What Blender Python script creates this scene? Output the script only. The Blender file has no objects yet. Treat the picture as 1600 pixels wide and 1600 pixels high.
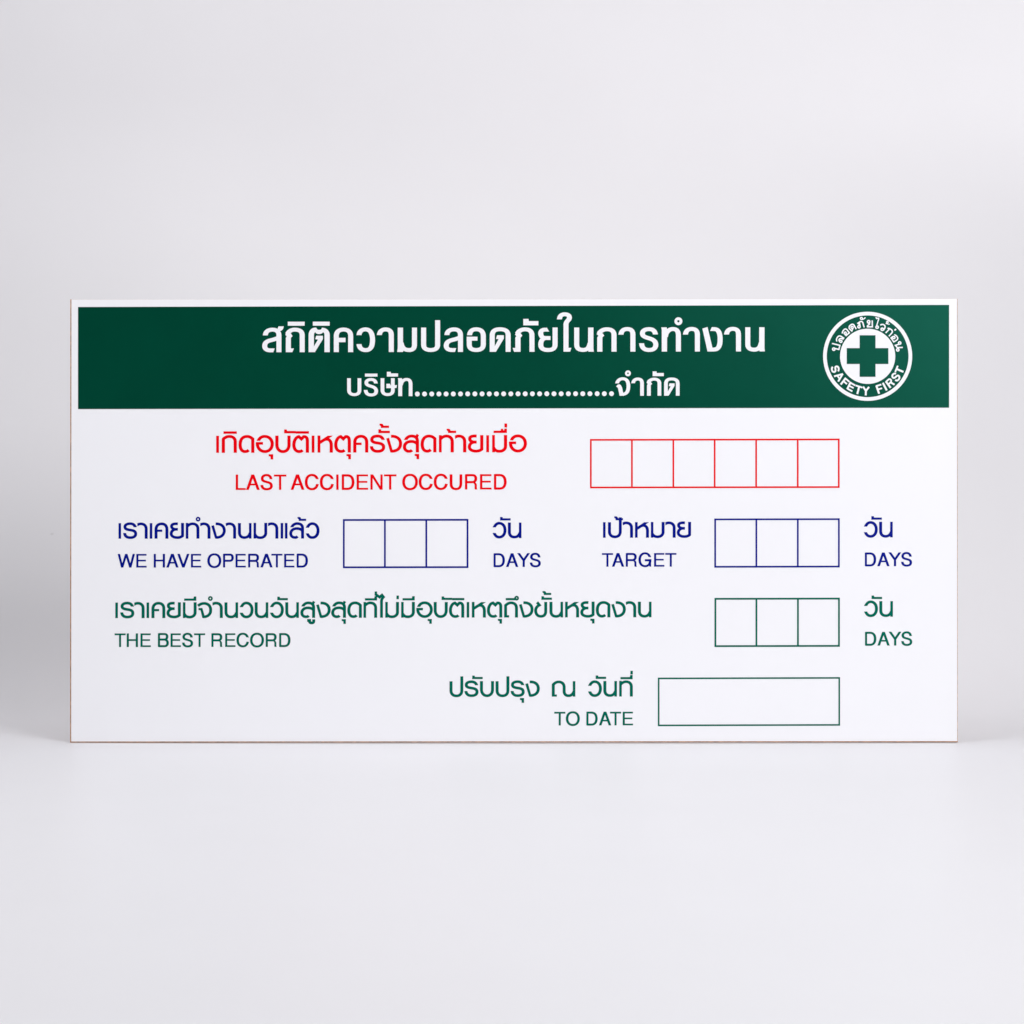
import bpy, math
from mathutils import Vector
from mathutils.geometry import delaunay_2d_cdt

# ------------------------------------------------------------------ camera, world, lamps, exposure
scene = bpy.context.scene
COL = scene.collection

CAM_DIST = 1.6            # camera to the sign, metres
PPM = 2308.0              # photograph pixels per metre on the sign (0.6 m = 1385 px)
F = CAM_DIST * PPM
CAM_Z = 0.1562            # the camera looks level, just above the middle of the sign

cam = bpy.data.cameras.new('camera')
cam.sensor_width = 36.0
cam.lens = 36.0 * F / 1600.0
cam.clip_start = 0.05
cam.clip_end = 60.0
cam_o = bpy.data.objects.new('camera', cam)
COL.objects.link(cam_o)
cam_o.location = (0, -CAM_DIST, CAM_Z)
cam_o.rotation_euler = (math.radians(90), 0, 0)
scene.camera = cam_o

world = bpy.data.worlds.new('World')
scene.world = world
world.use_nodes = True
wn = world.node_tree
wn.nodes['Background'].inputs[0].default_value = (0.93, 0.93, 1.0, 1)
wn.nodes['Background'].inputs[1].default_value = 0.012


def area(name, loc, target, sx, sy, power, color):
    l = bpy.data.lights.new(name, 'AREA')
    l.shape = 'RECTANGLE'
    l.size, l.size_y = sx, sy
    l.energy = power
    l.color = color
    o = bpy.data.objects.new(name, l)
    COL.objects.link(o)
    o.location = loc
    o.rotation_euler = (Vector(target) - Vector(loc)).to_track_quat('-Z', 'Y').to_euler()
    return o


area('key_softbox', (1.95, -2.83, 1.21), (0.0, 0.0, 0.15), 1.3, 1.3, 68.0, (1.0, 0.985, 0.99))
area('top_softbox', (0.02, -0.17, 1.12), (0.0, -0.5, 0.0), 1.0, 0.8, 5.7, (0.97, 0.98, 1.0))
area('left_softbox', (-0.64, -0.64, 1.17), (0.0, 0.0, 0.15), 0.56, 0.56, 3.9, (0.98, 0.98, 1.0))
area('front_softbox', (0.41, -1.14, 0.80), (0.0, 0.0, 0.15), 0.56, 0.56, 3.2, (0.98, 0.985, 1.0))

area('backdrop_added_fill', (0.0, 0.05, 1.15), (0.0, 0.75, 0.35), 0.8, 0.5, 0.95, (0.98, 0.98, 1.0))  # added fill, only there to lift the tone of the sweep
area('band_glare_light', (1.5, -3.1, 0.75), (0.0, 0.0, 0.2), 1.5, 1.6, 6.0, (0.97, 0.985, 1.0))  # added light behind the camera, placed to mirror in the band's right side

scene.view_settings.view_transform = 'Standard'
scene.view_settings.look = 'None'
scene.view_settings.exposure = 0.0
scene.view_settings.gamma = 1.0
scene.view_settings.use_curve_mapping = False


# ------------------------------------------------------------------ materials
def mat(name, color, rough=0.5, spec=0.5, coat=0.0, coat_rough=0.1, mottle=0.0, mscale=40.0,
        bump=0.0, bscale=300.0, fleck=None, sheen=(1, 1, 1)):
    m = bpy.data.materials.new(name)
    m.use_nodes = True
    nt = m.node_tree
    b = nt.nodes['Principled BSDF']
    b.inputs['Base Color'].default_value = (*color, 1)
    b.inputs['Roughness'].default_value = rough
    b.inputs['Specular IOR Level'].default_value = spec
    b.inputs['Specular Tint'].default_value = (*sheen, 1)
    b.inputs['Coat Weight'].default_value = coat
    b.inputs['Coat Roughness'].default_value = coat_rough
    tc = nt.nodes.new('ShaderNodeTexCoord')
    sock = None
    if mottle:
        n = nt.nodes.new('ShaderNodeTexNoise')
        n.inputs['Scale'].default_value = mscale
        n.inputs['Detail'].default_value = 6
        nt.links.new(tc.outputs['Object'], n.inputs['Vector'])
        r = nt.nodes.new('ShaderNodeMapRange')
        r.inputs['From Min'].default_value = 0.3
        r.inputs['From Max'].default_value = 0.7
        r.inputs['To Min'].default_value = 1 - mottle
        r.inputs['To Max'].default_value = 1 + mottle
        nt.links.new(n.outputs['Fac'], r.inputs['Value'])
        mx = nt.nodes.new('ShaderNodeVectorMath')
        mx.operation = 'SCALE'
        mx.inputs[0].default_value = color
        nt.links.new(r.outputs['Result'], mx.inputs['Scale'])
        sock = mx.outputs['Vector']
    if fleck:
        # sparse tiny dust specks: (cells per metre, colour, share of cells)
        scale, fcol, share = fleck
        v = nt.nodes.new('ShaderNodeTexVoronoi')
        v.inputs['Scale'].default_value = scale
        nt.links.new(tc.outputs['Object'], v.inputs['Vector'])
        sep = nt.nodes.new('ShaderNodeSeparateColor')
        nt.links.new(v.outputs['Color'], sep.inputs['Color'])
        pick = nt.nodes.new('ShaderNodeMath')
        pick.operation = 'LESS_THAN'
        pick.inputs[1].default_value = share
        nt.links.new(sep.outputs['Red'], pick.inputs[0])
        near = nt.nodes.new('ShaderNodeMapRange')
        near.inputs['From Min'].default_value = 0.02
        near.inputs['From Max'].default_value = 0.05
        near.inputs['To Min'].default_value = 1
        near.inputs['To Max'].default_value = 0
        nt.links.new(v.outputs['Distance'], near.inputs['Value'])
        mul = nt.nodes.new('ShaderNodeMath')
        mul.operation = 'MULTIPLY'
        nt.links.new(pick.outputs[0], mul.inputs[0])
        nt.links.new(near.outputs['Result'], mul.inputs[1])
        half = nt.nodes.new('ShaderNodeMath')
        half.operation = 'MULTIPLY'
        half.inputs[1].default_value = 0.5
        nt.links.new(mul.outputs[0], half.inputs[0])
        mix = nt.nodes.new('ShaderNodeMix')
        mix.data_type = 'RGBA'
        mix.inputs['A'].default_value = (*color, 1)
        mix.inputs['B'].default_value = (*fcol, 1)
        nt.links.new(half.outputs[0], mix.inputs['Factor'])
        if sock:
            nt.links.new(sock, mix.inputs['A'])
        sock = mix.outputs['Result']
    if sock:
        nt.links.new(sock, b.inputs['Base Color'])
    if bump:
        n2 = nt.nodes.new('ShaderNodeTexNoise')
        n2.inputs['Scale'].default_value = bscale
        n2.inputs['Detail'].default_value = 4
        nt.links.new(tc.outputs['Object'], n2.inputs['Vector'])
        bp = nt.nodes.new('ShaderNodeBump')
        bp.inputs['Strength'].default_value = bump
        bp.inputs['Distance'].default_value = 0.002
        nt.links.new(n2.outputs['Fac'], bp.inputs['Height'])
        nt.links.new(bp.outputs['Normal'], b.inputs['Normal'])
    return m


M_BACK = mat('white_backdrop_paper', (0.82, 0.812, 0.84), 0.38, 0.5, mottle=0.006, mscale=9, bump=0.05, bscale=14,
             fleck=(22, (0.6, 0.59, 0.6), 0.03))
M_FACE = mat('white_gloss_laminate', (0.842, 0.842, 0.872), 0.22, 0.45, mottle=0.004, mscale=14,
             fleck=(49, (0.55, 0.54, 0.5), 0.012))
M_CORE = mat('brown_fibreboard', (0.42, 0.22, 0.12), 0.85, 0.2, mottle=0.35, mscale=420, bump=0.4, bscale=900)
M_GREEN = mat('green_print', (0.0, 0.046, 0.0255), 0.26, 0.45, mottle=0.05, mscale=22, bump=0.16, bscale=11,
              fleck=(60, (0.05, 0.14, 0.10), 0.05), sheen=(0.15, 1.0, 0.75))
M_WHITE = mat('white_print', (0.83, 0.83, 0.86), 0.24, 0.45)
M_RED = mat('red_print', (0.76, 0.0, 0.004), 0.26, 0.3, sheen=(1.0, 0.3, 0.35))
M_BLUE = mat('blue_print', (0.0, 0.006, 0.21), 0.26, 0.3, sheen=(0.3, 0.35, 1.0))
M_DGREEN = mat('dark_green_print', (0.0, 0.108, 0.07), 0.26, 0.3, sheen=(0.1, 1.0, 0.7))


# ------------------------------------------------------------------ the surface the sign's print lies on
BOW = 0.004               # the board bows a little towards the viewer in its middle


def bow(x):
    return -BOW * max(0.0, 1 - (x / 0.3) ** 2)


def at(px, py, off=0.0):
    """point of the sign's front face (raised by off metres) that carries pixel px, py of the artwork"""
    y = 0.0
    for _ in range(4):
        x = (px - 800) / F * (CAM_DIST + y)
        y = bow(x) - off
    return Vector((x, y, CAM_Z - (py - 800) / F * (CAM_DIST + y)))


def link(name, me, m, parent=None):
    o = bpy.data.objects.new(name, me)
    COL.objects.link(o)
    me.materials.append(m)
    if parent:
        o.parent = parent
    return o


# ------------------------------------------------------------------ a small pen: paths -> strokes -> one clean mesh
def parse(d):
    """M L H V C path -> list of polylines"""
    toks = d.replace('M', ' M ').replace('L', ' L ').replace('H', ' H ').replace('V', ' V ').replace('C', ' C ').split()
    out, cur, i, cmd = [], None, 0, None
    while i < len(toks):
        if toks[i] in 'MLHVC':
            cmd = toks[i]
            i += 1
        if cmd == 'M':
            cur = [(float(toks[i]), float(toks[i + 1]))]
            out.append(cur)
            i += 2
            cmd = 'L'
        elif cmd == 'L':
            cur.append((float(toks[i]), float(toks[i + 1])))
            i += 2
        elif cmd == 'H':
            cur.append((float(toks[i]), cur[-1][1]))
            i += 1
        elif cmd == 'V':
            cur.append((cur[-1][0], float(toks[i])))
            i += 1
        else:
            p0 = cur[-1]
            p1, p2, p3 = [(float(toks[i + k]), float(toks[i + k + 1])) for k in (0, 2, 4)]
            i += 6
            n = 9
            for k in range(1, n + 1):
                t = k / n
                u = 1 - t
                cur.append(tuple(u ** 3 * p0[j] + 3 * u * u * t * p1[j] + 3 * u * t * t * p2[j] + t ** 3 * p3[j]
                                 for j in (0, 1)))
    return out


def stroke_tris(pts, wv, wh, cap0=None, cap1=None):
    """triangles of a stroke; wv = thickness of upright strokes, wh = of level strokes; caps: None square, or a cut direction"""
    q = [pts[0]]
    for p in pts[1:]:
        if math.hypot(p[0] - q[-1][0], p[1] - q[-1][1]) > 1e-4:
            q.append(p)
    pts = q
    n = len(pts)
    segs = []
    for a, b in zip(pts, pts[1:]):
        l = math.hypot(b[0] - a[0], b[1] - a[1])
        segs.append(((b[0] - a[0]) / l, (b[1] - a[1]) / l))

    def half(t):
        return 0.5 * math.sqrt((wv * t[1]) ** 2 + (wh * t[0]) ** 2)

    def cut(p, t, c):
        h = half(t)
        nx, ny = -t[1], t[0]
        if c is None:
            return (p[0] + nx * h, p[1] + ny * h), (p[0] - nx * h, p[1] - ny * h)
        l = math.hypot(*c)
        c = (c[0] / l, c[1] / l)
        s = c[0] * nx + c[1] * ny
        if abs(s) < 0.25:
            s = 0.25 if s >= 0 else -0.25
        k = h / s
        return (p[0] + c[0] * k, p[1] + c[1] * k), (p[0] - c[0] * k, p[1] - c[1] * k)

    lr = []
    for i in range(n):
        if i == 0:
            lr.append(cut(pts[0], segs[0], cap0))
        elif i == n - 1:
            lr.append(cut(pts[-1], segs[-1], cap1))
        else:
            t0, t1 = segs[i - 1], segs[i]
            b = (t0[0] + t1[0], t0[1] + t1[1])
            l = math.hypot(*b)
            if l < 1e-3:
                lr.append(cut(pts[i], t1, None))
                continue
            b = (b[0] / l, b[1] / l)
            nx, ny = -b[1], b[0]
            cs = max(0.35, b[0] * t1[0] + b[1] * t1[1])
            h = 0.5 * (half(t0) + half(t1)) / cs
            lr.append(((pts[i][0] + nx * h, pts[i][1] + ny * h), (pts[i][0] - nx * h, pts[i][1] - ny * h)))
    tris = []
    for (a, b), (c, d) in zip(lr, lr[1:]):
        tris += [(a, b, d), (a, d, c)]
    return tris


def ring(cx, cy, r, w, n=28, wv=None):
    tris = []
    for k in range(n):
        a, b = 2 * math.pi * k / n, 2 * math.pi * (k + 1) / n
        p = [(cx + (r + s * w / 2) * math.cos(t), cy + (r + s * w / 2) * math.sin(t)) for t in (a, b) for s in (-1, 1)]
        tris += [(p[0], p[1], p[3]), (p[0], p[3], p[2])]
    return tris


H = (1, 0)
VV = (0, 1)


def glyph_polys(items, wv, wh):
    """faces (in glyph units) of one glyph's items"""
    out = []
    for it in items:
        k = it[0]
        if k == 'S':
            c0 = it[2] if len(it) > 2 else None
            c1 = it[3] if len(it) > 3 else None
            s = it[4] if len(it) > 4 else 1.0
            for pl in parse(it[1]):
                out += stroke_tris(pl, wv * s, wh * s, c0, c1)
        elif k == 'P':
            for pl in parse(it[1]):
                out.append(tuple(pl))
        elif k == 'R':          # box x0 y0 x1 y1
            x0, y0, x1, y1 = it[1:]
            out.append(((x0, y0), (x1, y0), (x1, y1), (x0, y1)))
        elif k == 'O':          # little circle cx cy r w
            out += ring(*it[1:])
    return out


def print_mesh(name, faces, m, parent, off):
    """unite overlapping faces (artwork pixels) and lay them on the sign's face as one clean sheet"""
    vs, fs, seen = [], [], {}
    for f in faces:
        a = sum(p[0] * q[1] - q[0] * p[1] for p, q in zip(f, f[1:] + f[:1]))
        if abs(a) < 1e-5:
            continue
        if a < 0:
            f = f[::-1]
        idx = []
        for p in f:
            key = (round(p[0], 4), round(p[1], 4))
            if key not in seen:
                seen[key] = len(vs)
                vs.append(Vector(key))
            if not idx or idx[-1] != seen[key]:
                idx.append(seen[key])
        if idx[0] == idx[-1]:
            idx.pop()
        if len(idx) > 2:
            fs.append(idx)
    ov, oe, of, _, _, orig = delaunay_2d_cdt(vs, [], fs, 0, 1e-4, True)
    pts = [at(v.x, v.y, off) for v in ov]
    tri = [f for f, src in zip(of, orig) if src]
    good = []
    for f in tri:
        nrm = (pts[f[1]] - pts[f[0]]).cross(pts[f[2]] - pts[f[0]])
        good.append(tuple(f) if nrm.y < 0 else tuple(f[::-1]))
    used = sorted({i for f in good for i in f})
    rm = {j: k for k, j in enumerate(used)}
    me = bpy.data.meshes.new(name)
    me.from_pydata([pts[i] for i in used], [], [[rm[i] for i in f] for f in good])
    me.update()
    return link(name, me, m, parent)


# ------------------------------------------------------------------ lettering: heavy face of the green band
# each glyph: (left edge, baseline, scale it was drawn at, strokes); ten units to one artwork pixel
LO_LOOP = [('S', 'M146 440 C148 385 190 351 258 351 C320 351 358 382 358 440 V703', H),
           ('S', 'M350 476 C305 500 262 508 225 518 C165 533 136 560 136 607 C136 650 170 674 225 674 H281', None, (22, -66))]
HEAVY = {
    'ล': (95, 703, 1, LO_LOOP),
    'ส': (95, 703, 1, LO_LOOP + [('P', 'M335 340 L352 299 L433 299 C428 340 412 362 378 374 L340 372')]),
    'ถ': (457, 703, 1, [('S', 'M722 703 V440 C722 380 680 351 607 351 C548 351 510 378 492 424'),
                        ('P', 'M458 432 L480 458 L466 480 V703 H568 L592 645 H545 V480 L571 452 L545 412 L520 396 L484 378')]),
    'ก': (122, 690, 1, [('S', 'M394 690 V430 C394 370 350 340 285 340 C225 340 180 368 158 410'),
                        ('P', 'M122 416 L150 442 L132 468 V690 H212 V468 L241 438 L212 400 L188 384 L150 366')]),
    'ภ': (1212, 695, 1, [('S', 'M1512 695 V440 C1512 375 1470 344 1405 344 C1345 344 1302 372 1282 416'),
                         ('P', 'M1246 426 L1268 450 L1252 475 V635 H1211 L1232 695 H1333 V475 L1361 442 L1335 405 L1310 390 L1274 372')]),
    'ิ': (497, 703, 1, [('R', 497, 228, 760, 290)]),
    'ต': (822, 703, 1, [('P', 'M822 703 V440 C822 370 860 325 925 320 L942 322 L955 345 C970 358 1005 358 1020 345 L1031 322 '
                              'C1100 323 1152 365 1152 440 V703 H1070 V440 C1070 412 1062 397 1048 393 L1030 410 '
                              'C1005 425 965 425 940 410 L926 392 C912 400 905 415 905 440 V615 L968 508 L925 500 L942 448 H1045 V500 L920 703')]),
    'ค': (1215, 703, 1, [('S', 'M1255 703 V450 C1255 385 1300 351 1367 351 C1435 351 1479 385 1479 450 V703'),
                         ('R', 1285, 480, 1399, 548)]),
    'ว': (65, 702, 1, [('S', 'M110 437 C114 380 155 348 212 348 C285 348 321 410 321 515 C321 620 285 672 215 672 C155 672 114 640 110 578', H, H)]),
    'า': (385, 702, 1, [('S', 'M427 437 C434 380 468 349 525 349 C585 349 614 380 614 440 V702', H)]),
    'ม': (708, 702, 1, [('P', 'M715 322 H797 V660 L803 675 L798 702 H706 L715 640'),
                        ('S', 'M768 560 C775 640 830 672 890 672 C950 672 976 640 976 590 V322')]),
    'ป': (1078, 702, 1, [('S', 'M1119 322 V590 C1119 645 1160 672 1228 672 C1300 672 1338 645 1338 590 V207')]),
    'อ': (492, 697, 1, [('S', 'M537 437 C541 380 575 344 640 344 C710 344 752 380 752 450 V580 C752 640 710 668 640 668 C570 668 532 640 532 580 V460', H),
                        ('R', 492, 460, 660, 522)]),
    'ด': (850, 697, 1, [('S', 'M891 697 V440 C891 375 935 344 1010 344 C1095 344 1140 375 1140 440 V697'),
                        ('P', 'M870 697 H948 L1072 490 V438 H968 L950 495 L990 500 L930 610 L880 640')]),
    'ั': (377, 693, 1, [('P', 'M377 180 H458 L462 214 H612 V280 H377')]),
    'ย': (610, 693, 1, [('S', 'M763 348 H720 C672 348 649 370 649 405 C649 440 670 478 720 479 H801', (37, 63)),
                        ('S', 'M735 479 C675 480 649 530 649 580 C649 640 690 666 760 666 C835 666 873 640 873 580 V315')]),
    'ใ': (900, 693, 1, [('S', 'M941 187 C946 135 975 108 1025 108 C1070 108 1097 128 1097 160 C1097 200 1044 215 1044 265 V692', H),
                        ('P', 'M1044 635 L1128 632 L1108 692 H1044')]),
    'น': (1170, 692, 1, [('S', 'M1211 315 V580 C1211 640 1250 665 1310 665 C1365 665 1405 640 1420 560'),
                         ('P', 'M1390 315 H1472 V640 L1478 692 H1395 L1388 660')]),
    'ร': (782, 690, 1, [('S', 'M1040 422 C1035 370 1000 339 940 339 C880 339 838 365 838 405 C838 450 880 465 940 482 '
                              'C1005 500 1047 530 1047 580 C1047 640 1005 665 940 665 C870 665 828 630 825 560', H, H)]),
    'ท': (1132, 690, 1, [('P', 'M1132 312 H1216 L1224 350 L1222 690 H1140 V350'),
                         ('S', 'M1196 460 C1205 380 1260 338 1315 338 C1370 338 1400 370 1400 440 V690')]),
    'ํ': (1338, 690, 1, [('O', 1400, 217, 40, 44)]),
    'ง': (475, 690, 1, [('P', 'M475 332 L555 308 L632 632 V690 H555'),
                        ('S', 'M609 340 H660 C725 340 752 400 752 500 C752 600 725 660 655 660 H590', (-27, 60))]),
    'บ': (122, 490, .74, [('S', 'M153 210 V400 C153 440 185 466 235 466 C285 466 316 440 316 400 V210')]),
    'ษ': (645, 490, .74, [('S', 'M676 210 V400 C676 440 710 466 757 466 C810 466 838 440 838 400 V210'),
                          ('P', 'M737 297 H795 L802 322 L903 318 L893 363 L737 366')]),
    'จ': (305, 482, .74, [('S', 'M341 288 C351 240 390 216 430 216 C490 216 519 260 519 330 C519 410 490 458 430 458 H400', H),
                          ('P', 'M327 336 L350 310 L378 302 L400 316 L418 350 L436 434 L450 434 V482 H381 L356 360')]),
}
HEAVY_W = (78, 60)

# ------------------------------------------------------------------ lettering: even thin Thai face of the lower lines
LO_THIN = [('S', 'M338 325 C355 285 390 263 430 263 C490 263 522 290 522 340 V519', H),
           ('S', 'M522 388 C500 360 465 348 425 348 C360 348 320 385 320 432 C320 475 350 501 390 501 C412 501 427 496 438 482')]
THIN = {
    'เ': (78, 525, 1, [('R', 78, 259, 122, 525)]),
    'ก': (168, 525, 1, [('S', 'M190 525 V312 C215 285 245 270 285 270 C340 270 376 300 376 350 V525')]),
    'ิ': (192, 525, 1, [('R', 192, 190, 400, 228)]),
    'ด': (430, 525, 1, [('S', 'M650 525 V312 C625 285 595 270 560 270 C490 270 452 320 452 400 C452 465 480 506 530 506 C555 506 572 498 587 483')]),
    'อ': (700, 525, 1, [('S', 'M737 340 C750 300 785 270 838 270 C905 270 954 320 954 388 C954 455 905 507 838 507 C775 507 722 455 722 388 V362', H),
                        ('R', 702, 358, 810, 399)]),
    'ุ': (900, 525, 1, [('P', 'M899 549 H970 V630 H928 V588 L915 582 H899')]),
    'บ': (1005, 525, 1, [('S', 'M1027 258 V400 C1027 465 1065 508 1122 508 C1180 508 1216 465 1216 400 V258')]),
    'ต': (1270, 522, 1, [('S', 'M1503 522 V335 C1503 290 1480 266 1445 273 L1410 308 L1370 272 C1320 280 1292 340 1292 400 '
                               'C1292 465 1325 504 1375 504 C1402 504 1416 497 1428 482')]),
    'ห': (162, 520, 1, [('R', 162, 253, 207, 520),
                        ('S', 'M185 372 L362 256', VV, H, .94),
                        ('S', 'M200 362 L262 322 C325 288 376 330 376 400 V520')]),
    'ค': (722, 520, 1, [('S', 'M744 520 V360 C744 300 785 266 840 266 C895 266 930 300 930 360 V520'),
                        ('R', 760, 365, 850, 403)]),
    'ร': (980, 522, 1, [('S', 'M1188 325 C1175 285 1145 265 1100 265 C1045 265 1010 285 1010 320 C1010 362 1060 368 1110 375 '
                              'C1165 383 1194 400 1194 440 C1194 480 1160 504 1100 504 C1040 504 1008 475 1004 424', H, H)]),
    'ั': (1112, 520, 1, [('P', 'M1112 158 H1153 L1159 181 H1292 V218 H1112')]),
    '้': (978, 517, 1, [('P', 'M978 148 H1012 C1028 150 1036 162 1041 179 H1127 V215 H1000 V190 L978 172')]),
    'ง': (1235, 520, 1, [('P', 'M1235 302 L1280 290 L1335 483 V520 H1300'),
                         ('S', 'M1310 267 C1405 262 1458 310 1458 382 C1458 455 1405 501 1318 501')]),
    'ล': (297, 519, 1, LO_THIN),
    'ส': (297, 519, 1, LO_THIN + [('S', 'M500 292 L530 238', None, None, .9)]),
    'ท': (858, 517, 1, [('R', 858, 248, 902, 517),
                        ('S', 'M880 312 C905 280 940 263 975 263 C1035 263 1066 300 1066 350 V517')]),
    'า': (1113, 517, 1, [('S', 'M1113 280 C1135 268 1150 263 1172 263 C1230 263 1262 300 1262 350 V517', VV)]),
    'ย': (1313, 517, 1, [('S', 'M1449 264 C1380 257 1341 272 1341 305 C1341 335 1370 355 1410 357 H1449'),
                         ('S', 'M1425 357 C1365 358 1335 395 1335 432 C1335 475 1380 499 1440 499 C1480 499 1512 485 1529 468 V248')]),
    'ม': (490, 514, 1, [('R', 490, 245, 533, 514),
                        ('S', 'M512 440 C530 485 565 499 605 499 C660 499 699 465 699 420 V245')]),
    'ื': (512, 515, 1, [('P', 'M512 178 H622 L630 148 H660 L664 172 H678 L682 146 H721 V214 H512')]),
    '่': (682, 515, 1, [('R', 682, 66, 724, 128)]),
    'ํ': (1308, 467, .913, [('O', 1345, 163, 24.5, 26)]),
    'น': (270, 465, .913, [('S', 'M291 222 V370 C291 425 325 449 370 449 C410 449 440 430 458 380'),
                           ('R', 440, 222, 480, 465)]),
    'ว': (1328, 465, .913, [('S', 'M1351 297 C1370 255 1395 232 1430 232 C1485 232 1520 280 1520 340 C1520 405 1485 450 1430 450 C1390 450 1365 425 1351 384', H, H)]),
    'ป': (203, 452, .913, [('S', 'M223 210 V355 C223 410 258 438 308 438 C358 438 392 410 392 355 V133')]),
    'ี': (1177, 508, .913, [('P', 'M1177 204 H1322 L1330 172 H1367 V238 H1177')]),
    'จ': (1383, 508, .913, [('S', 'M1394 320 C1425 290 1460 280 1490 280 C1550 280 1592 320 1592 383 C1592 450 1550 490 1480 490 H1475'),
                            ('P', 'M1402 352 H1462 L1497 472 V508 H1462 L1432 386 H1402')]),
    'ู': (198, 503, .913, [('S', 'M199 544 H237 V556 C237 575 248 583 268 583 C290 583 302 575 302 555 V527')]),
    'ไ': (1255, 503, .913, [('S', 'M1262 132 L1334 182 L1370 150 L1394 180 C1375 200 1363 220 1363 250 V503', None, None, .95)]),
    'ึ': (502, 497, .913, [('R', 502, 193, 672, 228), ('O', 672, 195, 23.5, 27)]),
    'ถ': (480, 497, .913, [('S', 'M500 497 V308 C525 285 550 268 585 268 C640 268 670 300 670 350 V497'),
                           ('R', 490, 462, 555, 497)]),
    'ข': (950, 497, .913, [('S', 'M992 260 L1028 304 C995 320 970 350 970 388 C970 450 1005 480 1052 480 C1100 480 1127 450 1127 400 V255', (-1, .9))]),
    'ณ': (125, 435, .913, [('S', 'M145 435 V248 C170 220 195 205 230 205 C285 205 315 240 315 290 V350 C315 400 345 421 385 421 C420 421 450 400 468 355'),
                           ('R', 450, 193, 490, 435), ('R', 135, 402, 201, 435)]),
}
THIN_W = (51, 46)

# ------------------------------------------------------------------ lettering: Latin capitals
LATIN = {
    'L': (83, 405, 1, [('R', 83, 165, 121, 405), ('R', 90, 376, 240, 405)]),
    'A': (245, 405, 1, [('S', 'M265 405 L349 165', H, H, .98), ('S', 'M437 405 L351 165', H, H, .98), ('R', 298, 307, 404, 335)]),
    'S': (475, 405, 1, [('S', 'M635 238 C632 200 607 174 567 174 C522 174 497 198 497 228 C497 265 530 272 570 282 '
                              'C620 294 641 308 641 342 C641 375 615 395 567 395 C520 395 494 370 491 328', H, H)]),
    'T': (680, 405, 1, [('R', 680, 167, 875, 197), ('R', 759, 180, 795, 405)]),
    'C': (1165, 405, 1, [('S', 'M1357 238 C1345 196 1315 174 1274 174 C1215 174 1184 220 1184 285 C1184 350 1215 395 1274 395 C1322 395 1352 365 1360 315', (1, .12), (1, .1))]),
    'I': (255, 400, 1, [('R', 254, 162, 291, 400)]),
    'D': (340, 400, 1, [('S', 'M352 176 H430 C490 176 517 220 517 281 C517 345 490 386 430 386 H352'), ('R', 340, 162, 377, 400)]),
    'E': (572, 400, 1, [('R', 572, 162, 609, 400), ('R', 600, 162, 751, 191), ('R', 600, 264, 740, 292), ('R', 600, 371, 753, 400)]),
    'N': (788, 400, 1, [('R', 788, 162, 823, 400), ('R', 944, 162, 979, 400), ('P', 'M788 162 H831 L979 400 H937')]),
    'O': (1288, 400, 1, [('S', 'M1407 169 C1470 169 1508 215 1508 281 C1508 347 1470 393 1407 393 C1344 393 1306 347 1306 281 C1306 215 1344 169 1407 169')]),
    'U': (630, 397, 1, [('S', 'M648 160 V300 C648 360 675 389 725 389 C775 389 802 360 802 300 V160')]),
    'R': (865, 397, 1, [('R', 865, 160, 902, 397), ('S', 'M880 174 H980 C1020 174 1035 195 1035 226 C1035 260 1015 282 980 282 H880'),
                        ('P', 'M975 270 C1030 278 1052 300 1052 335 C1052 365 1050 382 1060 397 H1022 C1014 385 1016 365 1016 340 C1016 308 1005 296 975 296')]),
    'W': (90, 918, .89, [('S', 'M107 705 L160 918', H, H, .92), ('S', 'M158 918 L223 705', H, H, .92), ('S', 'M223 705 L287 918', H, H, .92), ('S', 'M285 918 L341 705', H, H, .92)]),
    'H': (652, 918, .89, [('R', 652, 705, 686, 918), ('R', 793, 705, 828, 918), ('R', 670, 795, 805, 823)]),
    'V': (1022, 918, .89, [('S', 'M1040 705 L1116 918', H, H, .96), ('S', 'M1191 705 L1114 918', H, H, .96)]),
    'P': (35, 916, .89, [('R', 35, 703, 68, 916), ('S', 'M50 716 H145 C172 716 184 740 184 763 C184 795 167 812 140 812 H50')]),
    'G': (680, 905, .89, [('S', 'M855 755 C845 716 815 696 780 696 C725 696 697 745 697 797 C697 855 725 897 783 897 C835 897 862 860 862 805 H778', (1, .12)),
                          ('R', 850, 800, 876, 905)]),
    'Y': (531, 908, .89, [('S', 'M548 692 L629 806', H, None, .96), ('S', 'M706 692 L629 806', H, None, .96), ('R', 612, 795, 647, 908)]),
    'B': (767, 960, .89, [('R', 767, 745, 801, 960), ('S', 'M783 758 H870 C900 758 911 776 911 798 C911 830 895 844 865 844 H783'),
                          ('S', 'M860 844 C902 844 919 865 919 898 C919 930 900 947 870 947 H783')]),
}
LATIN_W = (44, 36)
FONTS = {'heavy': (HEAVY, HEAVY_W), 'thin': (THIN, THIN_W), 'latin': (LATIN, LATIN_W)}


def line_faces(font, scale, y0, y1, x0, x1, items):
    """faces of one line; baseline runs from y0 at x0 to y1 at x1 (tenths of a pixel); items (letter, left edge[, lift])"""
    glyphs, w = FONTS[font]
    faces = []
    for it in items:
        ch, left = it[0], it[1]
        dy = it[2] if len(it) > 2 else 0
        gl, gb, gs, strokes = glyphs[ch]
        base = y0 + (y1 - y0) * (left - x0) / (x1 - x0) + dy
        k = scale / gs
        for f in glyph_polys(strokes, w[0] * gs, w[1] * gs):
            faces.append(tuple(((left + (p[0] - gl) * k) / 10, (base + (p[1] - gb) * k) / 10) for p in f))
    return faces


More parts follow.
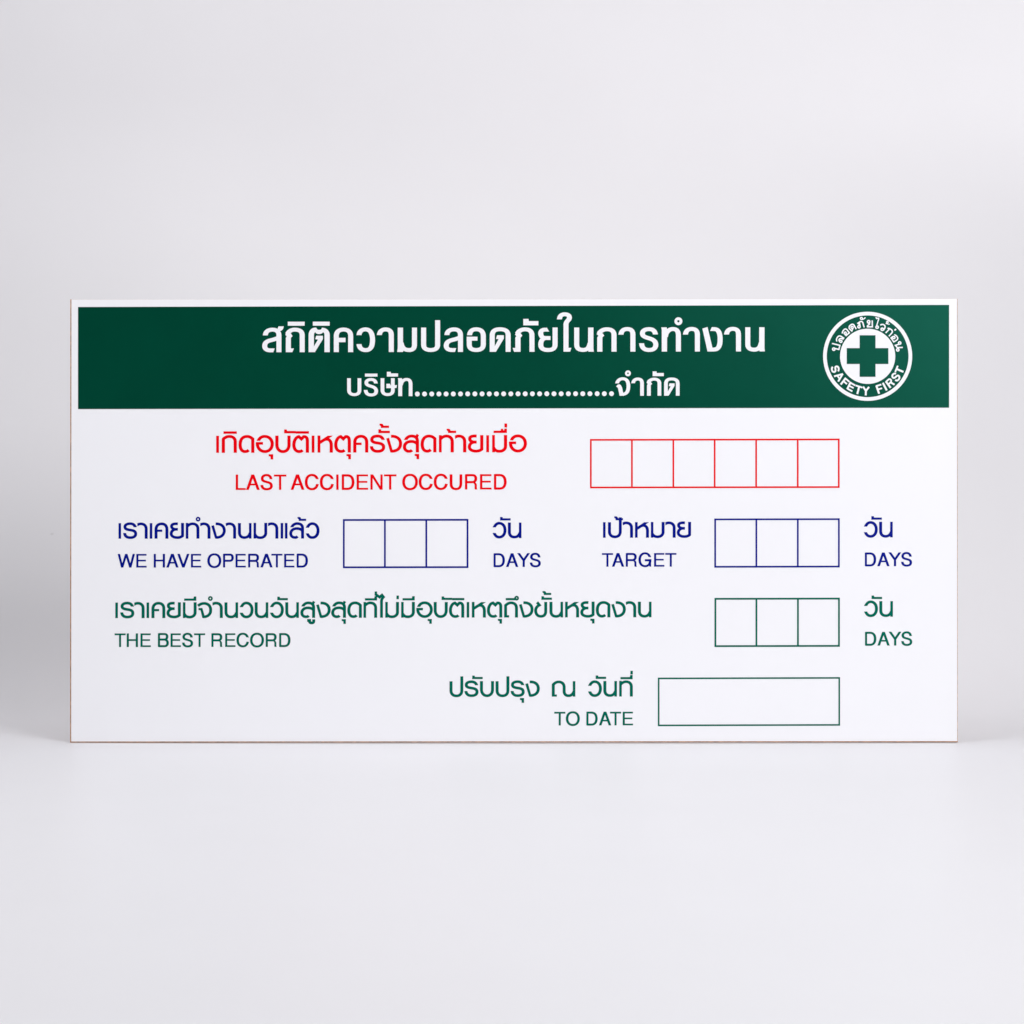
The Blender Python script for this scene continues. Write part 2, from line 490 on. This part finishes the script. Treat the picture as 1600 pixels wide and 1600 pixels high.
# ------------------------------------------------------------------ the backdrop: white paper sweep
def backdrop():
    prof = [(-4.0, 0.0), (-1.5, 0.0), (-0.6, 0.0), (0.0, 0.0), (SWEEP_Y, 0.0)]
    n = 28
    for k in range(1, n + 1):
        a = math.pi / 2 * k / n
        prof.append((SWEEP_Y + SWEEP_R * math.sin(a), SWEEP_R * (1 - math.cos(a))))
    prof += [(SWEEP_Y + SWEEP_R, 1.0), (SWEEP_Y + SWEEP_R, 2.6)]
    xs = [-2.5 + 0.25 * i for i in range(21)]
    vs = [(x, y, z) for (y, z) in prof for x in xs]
    m = len(xs)
    fs = [(r * m + c, r * m + c + 1, (r + 1) * m + c + 1, (r + 1) * m + c) for r in range(len(prof) - 1) for c in range(m - 1)]
    me = bpy.data.meshes.new('backdrop')
    me.from_pydata(vs, [], fs)
    me.polygons.foreach_set('use_smooth', [True] * len(fs))
    o = link('backdrop', me, M_BACK)
    o['kind'] = 'structure'
    o['label'] = 'seamless white paper sweep under and behind the sign'
    return o


SWEEP_Y, SWEEP_R = 0.13, 0.57
backdrop()

# ------------------------------------------------------------------ the sign
sign = bpy.data.objects.new('safety_sign', None)
COL.objects.link(sign)
sign.empty_display_size = 0.05
sign['label'] = 'white accident record board with dark green header standing upright on white paper'
sign['category'] = 'sign'


def slab(name, tl, tr, bl, br, off_front, off_back, m, nx=64, ny=10, bevel=0.0):
    """closed slab between two offsets of the bowed face; corners in artwork pixels"""
    vs, fs = [], []

    def P(u, v):
        x = (tl[0] * (1 - u) + tr[0] * u) * (1 - v) + (bl[0] * (1 - u) + br[0] * u) * v
        y = (tl[1] * (1 - u) + tr[1] * u) * (1 - v) + (bl[1] * (1 - u) + br[1] * u) * v
        return at(x, y, 0.0)
    for off in (off_front, off_back):
        for j in range(ny + 1):
            for i in range(nx + 1):
                p = P(i / nx, j / ny)
                vs.append((p.x, p.y - off, p.z))
    N = (nx + 1) * (ny + 1)

    def I(i, j, s):
        return s * N + j * (nx + 1) + i
    for j in range(ny):
        for i in range(nx):
            fs.append((I(i, j, 0), I(i, j + 1, 0), I(i + 1, j + 1, 0), I(i + 1, j, 0)))
            fs.append((I(i, j, 1), I(i + 1, j, 1), I(i + 1, j + 1, 1), I(i, j + 1, 1)))
    for i in range(nx):
        fs.append((I(i, 0, 0), I(i + 1, 0, 0), I(i + 1, 0, 1), I(i, 0, 1)))
        fs.append((I(i, ny, 0), I(i, ny, 1), I(i + 1, ny, 1), I(i + 1, ny, 0)))
    for j in range(ny):
        fs.append((I(0, j, 0), I(0, j, 1), I(0, j + 1, 1), I(0, j + 1, 0)))
        fs.append((I(nx, j, 0), I(nx, j + 1, 0), I(nx, j + 1, 1), I(nx, j, 1)))
    me = bpy.data.meshes.new(name)
    me.from_pydata(vs, [], fs)
    me.update()
    return link(name, me, m, sign)


o = slab('core_board', (109.8, 467.8), (1496.3, 466.7), (109.4, 1160.2), (1496.7, 1159.7), -0.0003, -0.0035, M_CORE)
o['label'] = 'thin brown fibreboard edge behind the white face'
o = slab('face_sheet', (111.6, 468.0), (1495.4, 466.9), (111.2, 1158.6), (1495.8, 1158.0), 0.0, -0.0003, M_FACE)
o['label'] = 'glossy white front face'

OFF1, OFF2, OFF3 = 0.00012, 0.00024, 0.00036

# the green band, cut into short columns so that it follows the bow
bx = [122 + (1483 - 122) * i / 48 for i in range(49)]
top = lambda x: 479.7 + (476.4 - 479.7) * (x - 122) / 1361
bot = lambda x: 639.2 + (637.0 - 639.2) * (x - 122) / 1361
faces = [((a, top(a)), (b, top(b)), (b, bot(b)), (a, bot(a))) for a, b in zip(bx, bx[1:])]
band = print_mesh('header_band', faces, M_GREEN, sign, OFF1)
band['label'] = 'dark green header band'


def lettering(faces, m, off, label, parent=sign, name='lettering'):
    o = print_mesh(name, faces, m, parent, off)
    o['label'] = label
    return o


lettering(line_faces('heavy', 1.0, 5503, 5490, 4000, 12000, [
    ('ส', 4095), ('ถ', 4457), ('ิ', 4497), ('ต', 4822), ('ิ', 4888), ('ค', 5215), ('ว', 5565), ('า', 5885),
    ('ม', 6208), ('ป', 6578), ('ล', 6932), ('อ', 7292), ('ด', 7650), ('ภ', 8012), ('ั', 8177), ('ย', 8410), ('ใ', 8700),
    ('น', 8970), ('ก', 9322), ('า', 9660), ('ร', 9982), ('ท', 10332), ('ํ', 10538), ('า', 10668), ('ง', 10975),
    ('า', 11310), ('น', 11643)]), M_WHITE, OFF2, 'large white Thai title on the green band', band)

dots = []
for k in range(28):
    cx, cy = 652.1 + (955.5 - 652.1) * k / 27, 615.6 - 0.5 * k / 27
    dots.append(tuple((cx + 3.75 * math.cos(2 * math.pi * i / 24), cy + 3.75 * math.sin(2 * math.pi * i / 24)) for i in range(24)))
lettering(line_faces('heavy', .74, 6190, 6182, 5400, 10600, [
    ('บ', 5422), ('ร', 5682), ('ิ', 5703), ('ษ', 5945), ('ั', 6045), ('ท', 6217),
    ('จ', 9605), ('ํ', 9766), ('า', 9862), ('ก', 10102), ('ั', 10198), ('ด', 10375)]) + dots,
    M_WHITE, OFF2, 'smaller white Thai company line with a row of dots', band)

lettering(line_faces('thin', 1.0, 7075, 7065, 3378, 8230, [
    ('เ', 3378), ('ก', 3468), ('ิ', 3492), ('ด', 3730), ('อ', 4000), ('ุ', 4200), ('บ', 4305), ('ั', 4440), ('ิ', 4620),
    ('ต', 4570), ('เ', 4870), ('ห', 4962), ('ต', 5225), ('ุ', 5414), ('ค', 5522), ('ร', 5780), ('ั', 5912), ('้', 5930, -82),
    ('ง', 6035), ('ส', 6297), ('ุ', 6480), ('ด', 6575), ('ท', 6858), ('้', 6978), ('า', 7112), ('ย', 7312), ('เ', 7598),
    ('ม', 7690), ('ื', 7712), ('่', 7882), ('อ', 7955)]), M_RED, OFF1, 'red Thai line')
lettering(line_faces('latin', 1.0, 7655, 7647, 3683, 7900, [
    ('L', 3683), ('A', 3845), ('S', 4075), ('T', 4280), ('A', 4543), ('C', 4765), ('C', 5000), ('I', 5255), ('D', 5340),
    ('E', 5572), ('N', 5788), ('T', 6000), ('O', 6288), ('C', 6545), ('C', 6780), ('U', 7030), ('R', 7265), ('E', 7500),
    ('D', 7718)]), M_RED, OFF1, 'red line reading LAST ACCIDENT OCCURED')

lettering(line_faces('thin', .913, 8417, 8414, 1852, 5000, [
    ('เ', 1852), ('ร', 1925), ('า', 2148), ('เ', 2340), ('ค', 2418), ('ย', 2655), ('ท', 2903), ('ํ', 3058), ('า', 3130),
    ('ง', 3301), ('า', 3530), ('น', 3720), ('ม', 3962), ('า', 4190), ('เ', 4385), ('เ', 4452), ('ล', 4522), ('้', 4648),
    ('ว', 4778)]), M_BLUE, OFF1, 'blue Thai line beside the left number box')
lettering(line_faces('latin', .89, 8868, 8865, 1840, 4800, [
    ('W', 1840), ('E', 2130), ('H', 2402), ('A', 2600), ('V', 2772), ('E', 2983), ('O', 3243), ('P', 3485), ('E', 3680),
    ('R', 3877), ('A', 4070), ('T', 4240), ('E', 4440), ('D', 4635)]), M_BLUE, OFF1, 'blue line reading WE HAVE OPERATED')


def days(x, y, m, label, dx=0, dy=0):
    lettering(line_faces('thin', .913, y, y - 1, x, x + 700, [('ว', x), ('ั', x + 115), ('น', x + 239)]), m, OFF1,
              label + ' Thai word')
    lettering(line_faces('latin', .89, y + 451, y + 450, x, x + 700, [
        ('D', x + 13), ('A', x + 209), ('Y', x + 386), ('S', x + 584)]), m, OFF1, label + ' word DAYS')


days(7699, 8408, M_BLUE, 'blue left')
days(13500, 8396, M_BLUE, 'blue right')
days(13503, 9636, M_DGREEN, 'green')
lettering(line_faces('thin', .913, 8402, 8400, 9422, 10800, [
    ('เ', 9422), ('ป', 9503), ('้', 9598, 3), ('า', 9732), ('ห', 9922), ('ม', 10170), ('า', 10398), ('ย', 10578)]),
    M_BLUE, OFF1, 'blue Thai line above TARGET')
lettering(line_faces('latin', .89, 8855, 8853, 9405, 10600, [
    ('T', 9405), ('A', 9563), ('R', 9778), ('G', 9978), ('E', 10220), ('T', 10395)]), M_BLUE, OFF1, 'blue word TARGET')

lettering(line_faces('thin', .913, 9658, 9645, 1802, 9970, [
    ('เ', 1802), ('ร', 1880), ('า', 2100), ('เ', 2290), ('ค', 2370), ('ย', 2605), ('ม', 2858), ('ี', 2877), ('จ', 3083),
    ('ํ', 3250), ('า', 3322), ('น', 3510), ('ว', 3747), ('น', 3982), ('ว', 4220), ('ั', 4333), ('น', 4460), ('ส', 4695),
    ('ู', 4798), ('ง', 4940), ('ส', 5177), ('ุ', 5340), ('ด', 5430), ('ท', 5680), ('ี', 5702), ('่', 5854, 0), ('ไ', 5853),
    ('ม', 6020), ('่', 6195, 65), ('ม', 6268), ('ี', 6290), ('อ', 6508), ('ุ', 6683), ('บ', 6780), ('ั', 6900), ('ิ', 7065),
    ('ต', 7018), ('เ', 7292), ('ห', 7373), ('ต', 7612), ('ุ', 7780), ('ถ', 7880), ('ึ', 7902), ('ง', 8110), ('ข', 8350),
    ('ั', 8460), ('้', 8477, -75), ('น', 8588), ('ห', 8830), ('ย', 9070), ('ุ', 9225), ('ด', 9313), ('ง', 9552), ('า', 9782),
    ('น', 9970)]), M_DGREEN, OFF1, 'long green Thai line')
lettering(line_faces('latin', .89, 10110, 10107, 1790, 4500, [
    ('T', 1790), ('H', 1980), ('E', 2195), ('B', 2467), ('E', 2665), ('S', 2850), ('T', 3032), ('R', 3303), ('E', 3518),
    ('C', 3697), ('O', 3910), ('R', 4152), ('D', 4362)]), M_DGREEN, OFF1, 'green line reading THE BEST RECORD')

lettering(line_faces('thin', .913, 10887, 10883, 7027, 9900, [
    ('ป', 7027), ('ร', 7258), ('ั', 7378), ('บ', 7503), ('ป', 7747), ('ร', 7980), ('ุ', 8125), ('ง', 8208), ('ณ', 8625),
    ('ว', 9190), ('ั', 9307), ('น', 9430), ('ท', 9675), ('ี', 9695), ('่', 9850, 8)]), M_DGREEN, OFF1,
    'green Thai line beside the empty date box')
lettering(line_faces('latin', .89, 11335, 11333, 8660, 9900, [
    ('T', 8660), ('O', 8845), ('D', 9162), ('A', 9360), ('T', 9532), ('E', 9730)]), M_DGREEN, OFF1, 'green line reading TO DATE')


# ------------------------------------------------------------------ number boxes
def box(x0, yl0, x1, yl1, slope, dividers, m, w, label):
    """outlined box; outer edges in artwork pixels, top/bottom lines tilt by slope px along their length"""
    faces = []

    def T(x, y):
        return (x, y - slope * (x - x0) / (x1 - x0))
    n = max(2, int((x1 - x0) / 12))
    for y in (yl0, yl1 - w):
        for i in range(n):
            a, b = x0 + (x1 - x0) * i / n, x0 + (x1 - x0) * (i + 1) / n
            faces.append((T(a, y), T(b, y), T(b, y + w), T(a, y + w)))
    for x in [x0 + w / 2] + dividers + [x1 - w / 2]:
        faces.append((T(x - w / 2, yl0), T(x + w / 2, yl0), T(x + w / 2, yl1), T(x - w / 2, yl1)))
    o = print_mesh('number_box', faces, m, sign, OFF1)
    o['label'] = label
    return o


box(921.9, 686.0, 1311.9, 763.0, 0.7, [987.4, 1052.1, 1116.7, 1181.5, 1246.5], M_RED, 2.6, 'red outlined box of six cells')
box(535.8, 811.1, 731.9, 887.8, 0.3, [601.4, 666.1], M_BLUE, 2.8, 'blue outlined left box of three cells')
box(1116.1, 810.2, 1312.1, 887.0, 0.4, [1181.8, 1246.6], M_BLUE, 2.7, 'blue outlined right box of three cells')
box(1116.4, 934.3, 1312.3, 1011.0, 0.4, [1181.9, 1246.8], M_DGREEN, 2.8, 'green outlined box of three cells')
box(1027.9, 1058.8, 1312.6, 1134.7, 0.8, [], M_DGREEN, 2.5, 'empty green outlined date box')

# ------------------------------------------------------------------ round emblem with the green cross
ECX, ECY = 1355.7, 556.7
emblem = print_mesh('emblem', ring(ECX, ECY, 66.75, 5.7, 96), M_WHITE, sign, OFF2)
emblem['label'] = 'round white safety emblem on the green band'
disc = [tuple((ECX + 43.1 * math.cos(2 * math.pi * i / 96), ECY + 43.1 * math.sin(2 * math.pi * i / 96)) for i in range(96))]
o = print_mesh('disc', disc, M_WHITE, emblem, OFF2)
cx, cy, a, b = 1355.6, 556.3, 12.4, 32.5
cross = [((cx - a, cy - b), (cx + a, cy - b), (cx + a, cy + b), (cx - a, cy + b)),
         ((cx - b, cy - a), (cx + b, cy - a), (cx + b, cy + a), (cx - b, cy + a))]
o = print_mesh('cross', cross, M_GREEN, emblem, OFF3)


def arc_text(groups):
    faces = []
    for ox, oy, k, w, items in groups:
        for f in glyph_polys(items, w, w):
            faces.append(tuple((ox + p[0] / k, oy + p[1] / k) for p in f))
    return faces


E1 = [('O', 235, 1480, 50, 56), ('S', 'M283 1455 L447 1492 L487 1322 L160 1243'),
      ('S', 'M368 1160 C335 1100 345 1040 388 985 C430 925 490 915 550 955 L668 1035'),
      ('S', 'M485 1170 C435 1120 440 1060 500 1040 C545 1028 590 1045 640 1075'), ('O', 530, 1155, 46, 52),
      ('S', 'M592 828 C585 750 630 690 685 650 C725 632 755 640 790 678 L882 800 L745 915 L668 830'), ('O', 712, 815, 46, 52),
      ('S', 'M1168 645 L1085 495 C1050 430 1000 432 950 465 C880 510 855 560 885 630 L985 725 L1040 590'), ('O', 998, 570, 46, 52),
      ('S', 'M1500 572 L1450 395 C1430 320 1380 318 1330 338 L1236 402 L1290 450'), ('S', 'M1300 380 L1332 540'), ('O', 1283, 548, 48, 54),
      ('O', 1385, 200, 42, 46), ('S', 'M1385 243 C1450 250 1500 220 1552 160', None, None, .85)]
E2 = [('O', 165, 290, 44, 48), ('S', 'M138 338 L218 378'), ('S', 'M192 378 L122 440 L122 470 L298 472 L294 242'),
      ('S', 'M422 132 L455 178 L512 160 C545 180 505 240 490 300 L450 440', None, None, .9), ('O', 468, 485, 42, 48),
      ('S', 'M585 415 C620 375 680 378 722 408 C765 440 755 490 735 530 L690 600'), ('O', 650, 560, 42, 48),
      ('O', 835, 305, 30, 36), ('S', 'M775 350 L850 372 C880 382 900 380 912 368', None, None, .7),
      ('S', 'M775 690 L905 555'), ('S', 'M846 545 L870 522 C920 535 965 555 1000 600 C1030 650 1005 680 975 712 L888 808'),
      ('S', 'M1088 598 L1147 554', None, None, 1.1),
      ('S', 'M1082 755 C1150 770 1190 820 1205 878 C1205 915 1180 940 1150 960 L1065 1010 L965 868 L1030 815', None, None, .95), ('O', 1065, 855, 40, 46),
      ('O', 1275, 1050, 42, 48), ('S', 'M1248 1092 L1122 1134 L1190 1215 L1385 1207'), ('O', 1205, 1295, 42, 48), ('S', 'M1215 1215 L1190 1262')]
E3 = [('S', 'M163 185 C122 230 120 305 162 350 C190 382 245 378 262 330 C275 280 238 235 262 192 C285 160 342 160 370 220 C388 265 378 308 352 345', None, None, .92),
      ('S', 'M528 442 L212 527', None, None, .92), ('S', 'M520 436 L358 712', None, None, .92), ('S', 'M330 505 L405 615', None, None, .75),
      ('S', 'M633 580 L450 818'), ('S', 'M622 605 L758 722', None, None, .85), ('S', 'M555 705 L672 802', None, None, .85),
      ('S', 'M808 725 L680 985'), ('S', 'M805 760 L972 852', None, None, .85), ('S', 'M750 865 L910 945', None, None, .8), ('S', 'M690 968 L865 1062', None, None, .85),
      ('S', 'M985 852 L1222 928', None, None, .85), ('S', 'M1108 890 L1040 1157'),
      ('S', 'M1250 895 L1346 1045', None, None, .95), ('S', 'M1462 905 L1346 1045', None, None, .95), ('S', 'M1348 1025 L1342 1207')]
E4 = [('S', 'M440 975 L540 1260'), ('S', 'M428 990 L617 933', None, None, .85), ('S', 'M485 1112 L645 1065', None, None, .8),
      ('S', 'M672 872 L812 1143'),
      ('S', 'M778 818 L948 1050'), ('S', 'M785 835 L880 752 C930 720 978 762 970 810 C960 860 905 890 860 930', None, None, .85), ('S', 'M940 848 L1088 938', None, None, .95),
      ('S', 'M1142 545 C1090 522 1030 560 1010 612 C1000 670 1050 718 1100 688 C1150 650 1190 590 1238 622 C1290 662 1262 740 1222 768 C1190 796 1150 798 1118 768', None, None, .92),
      ('S', 'M1207 262 L1113 485', None, None, .85), ('S', 'M1165 378 L1408 482')]
o = print_mesh('lettering', arc_text([(1294, 490, 26.667, 54, E1), (1350, 490, 22.857, 47, E2)]), M_WHITE, emblem, OFF2)
o['label'] = 'white Thai words curving over the cross'
o = print_mesh('lettering', arc_text([(1294, 565, 22.857, 69, E3), (1350, 560, 22.857, 69, E4)]), M_WHITE, emblem, OFF2)
o['label'] = 'white words SAFETY FIRST curving under the cross'
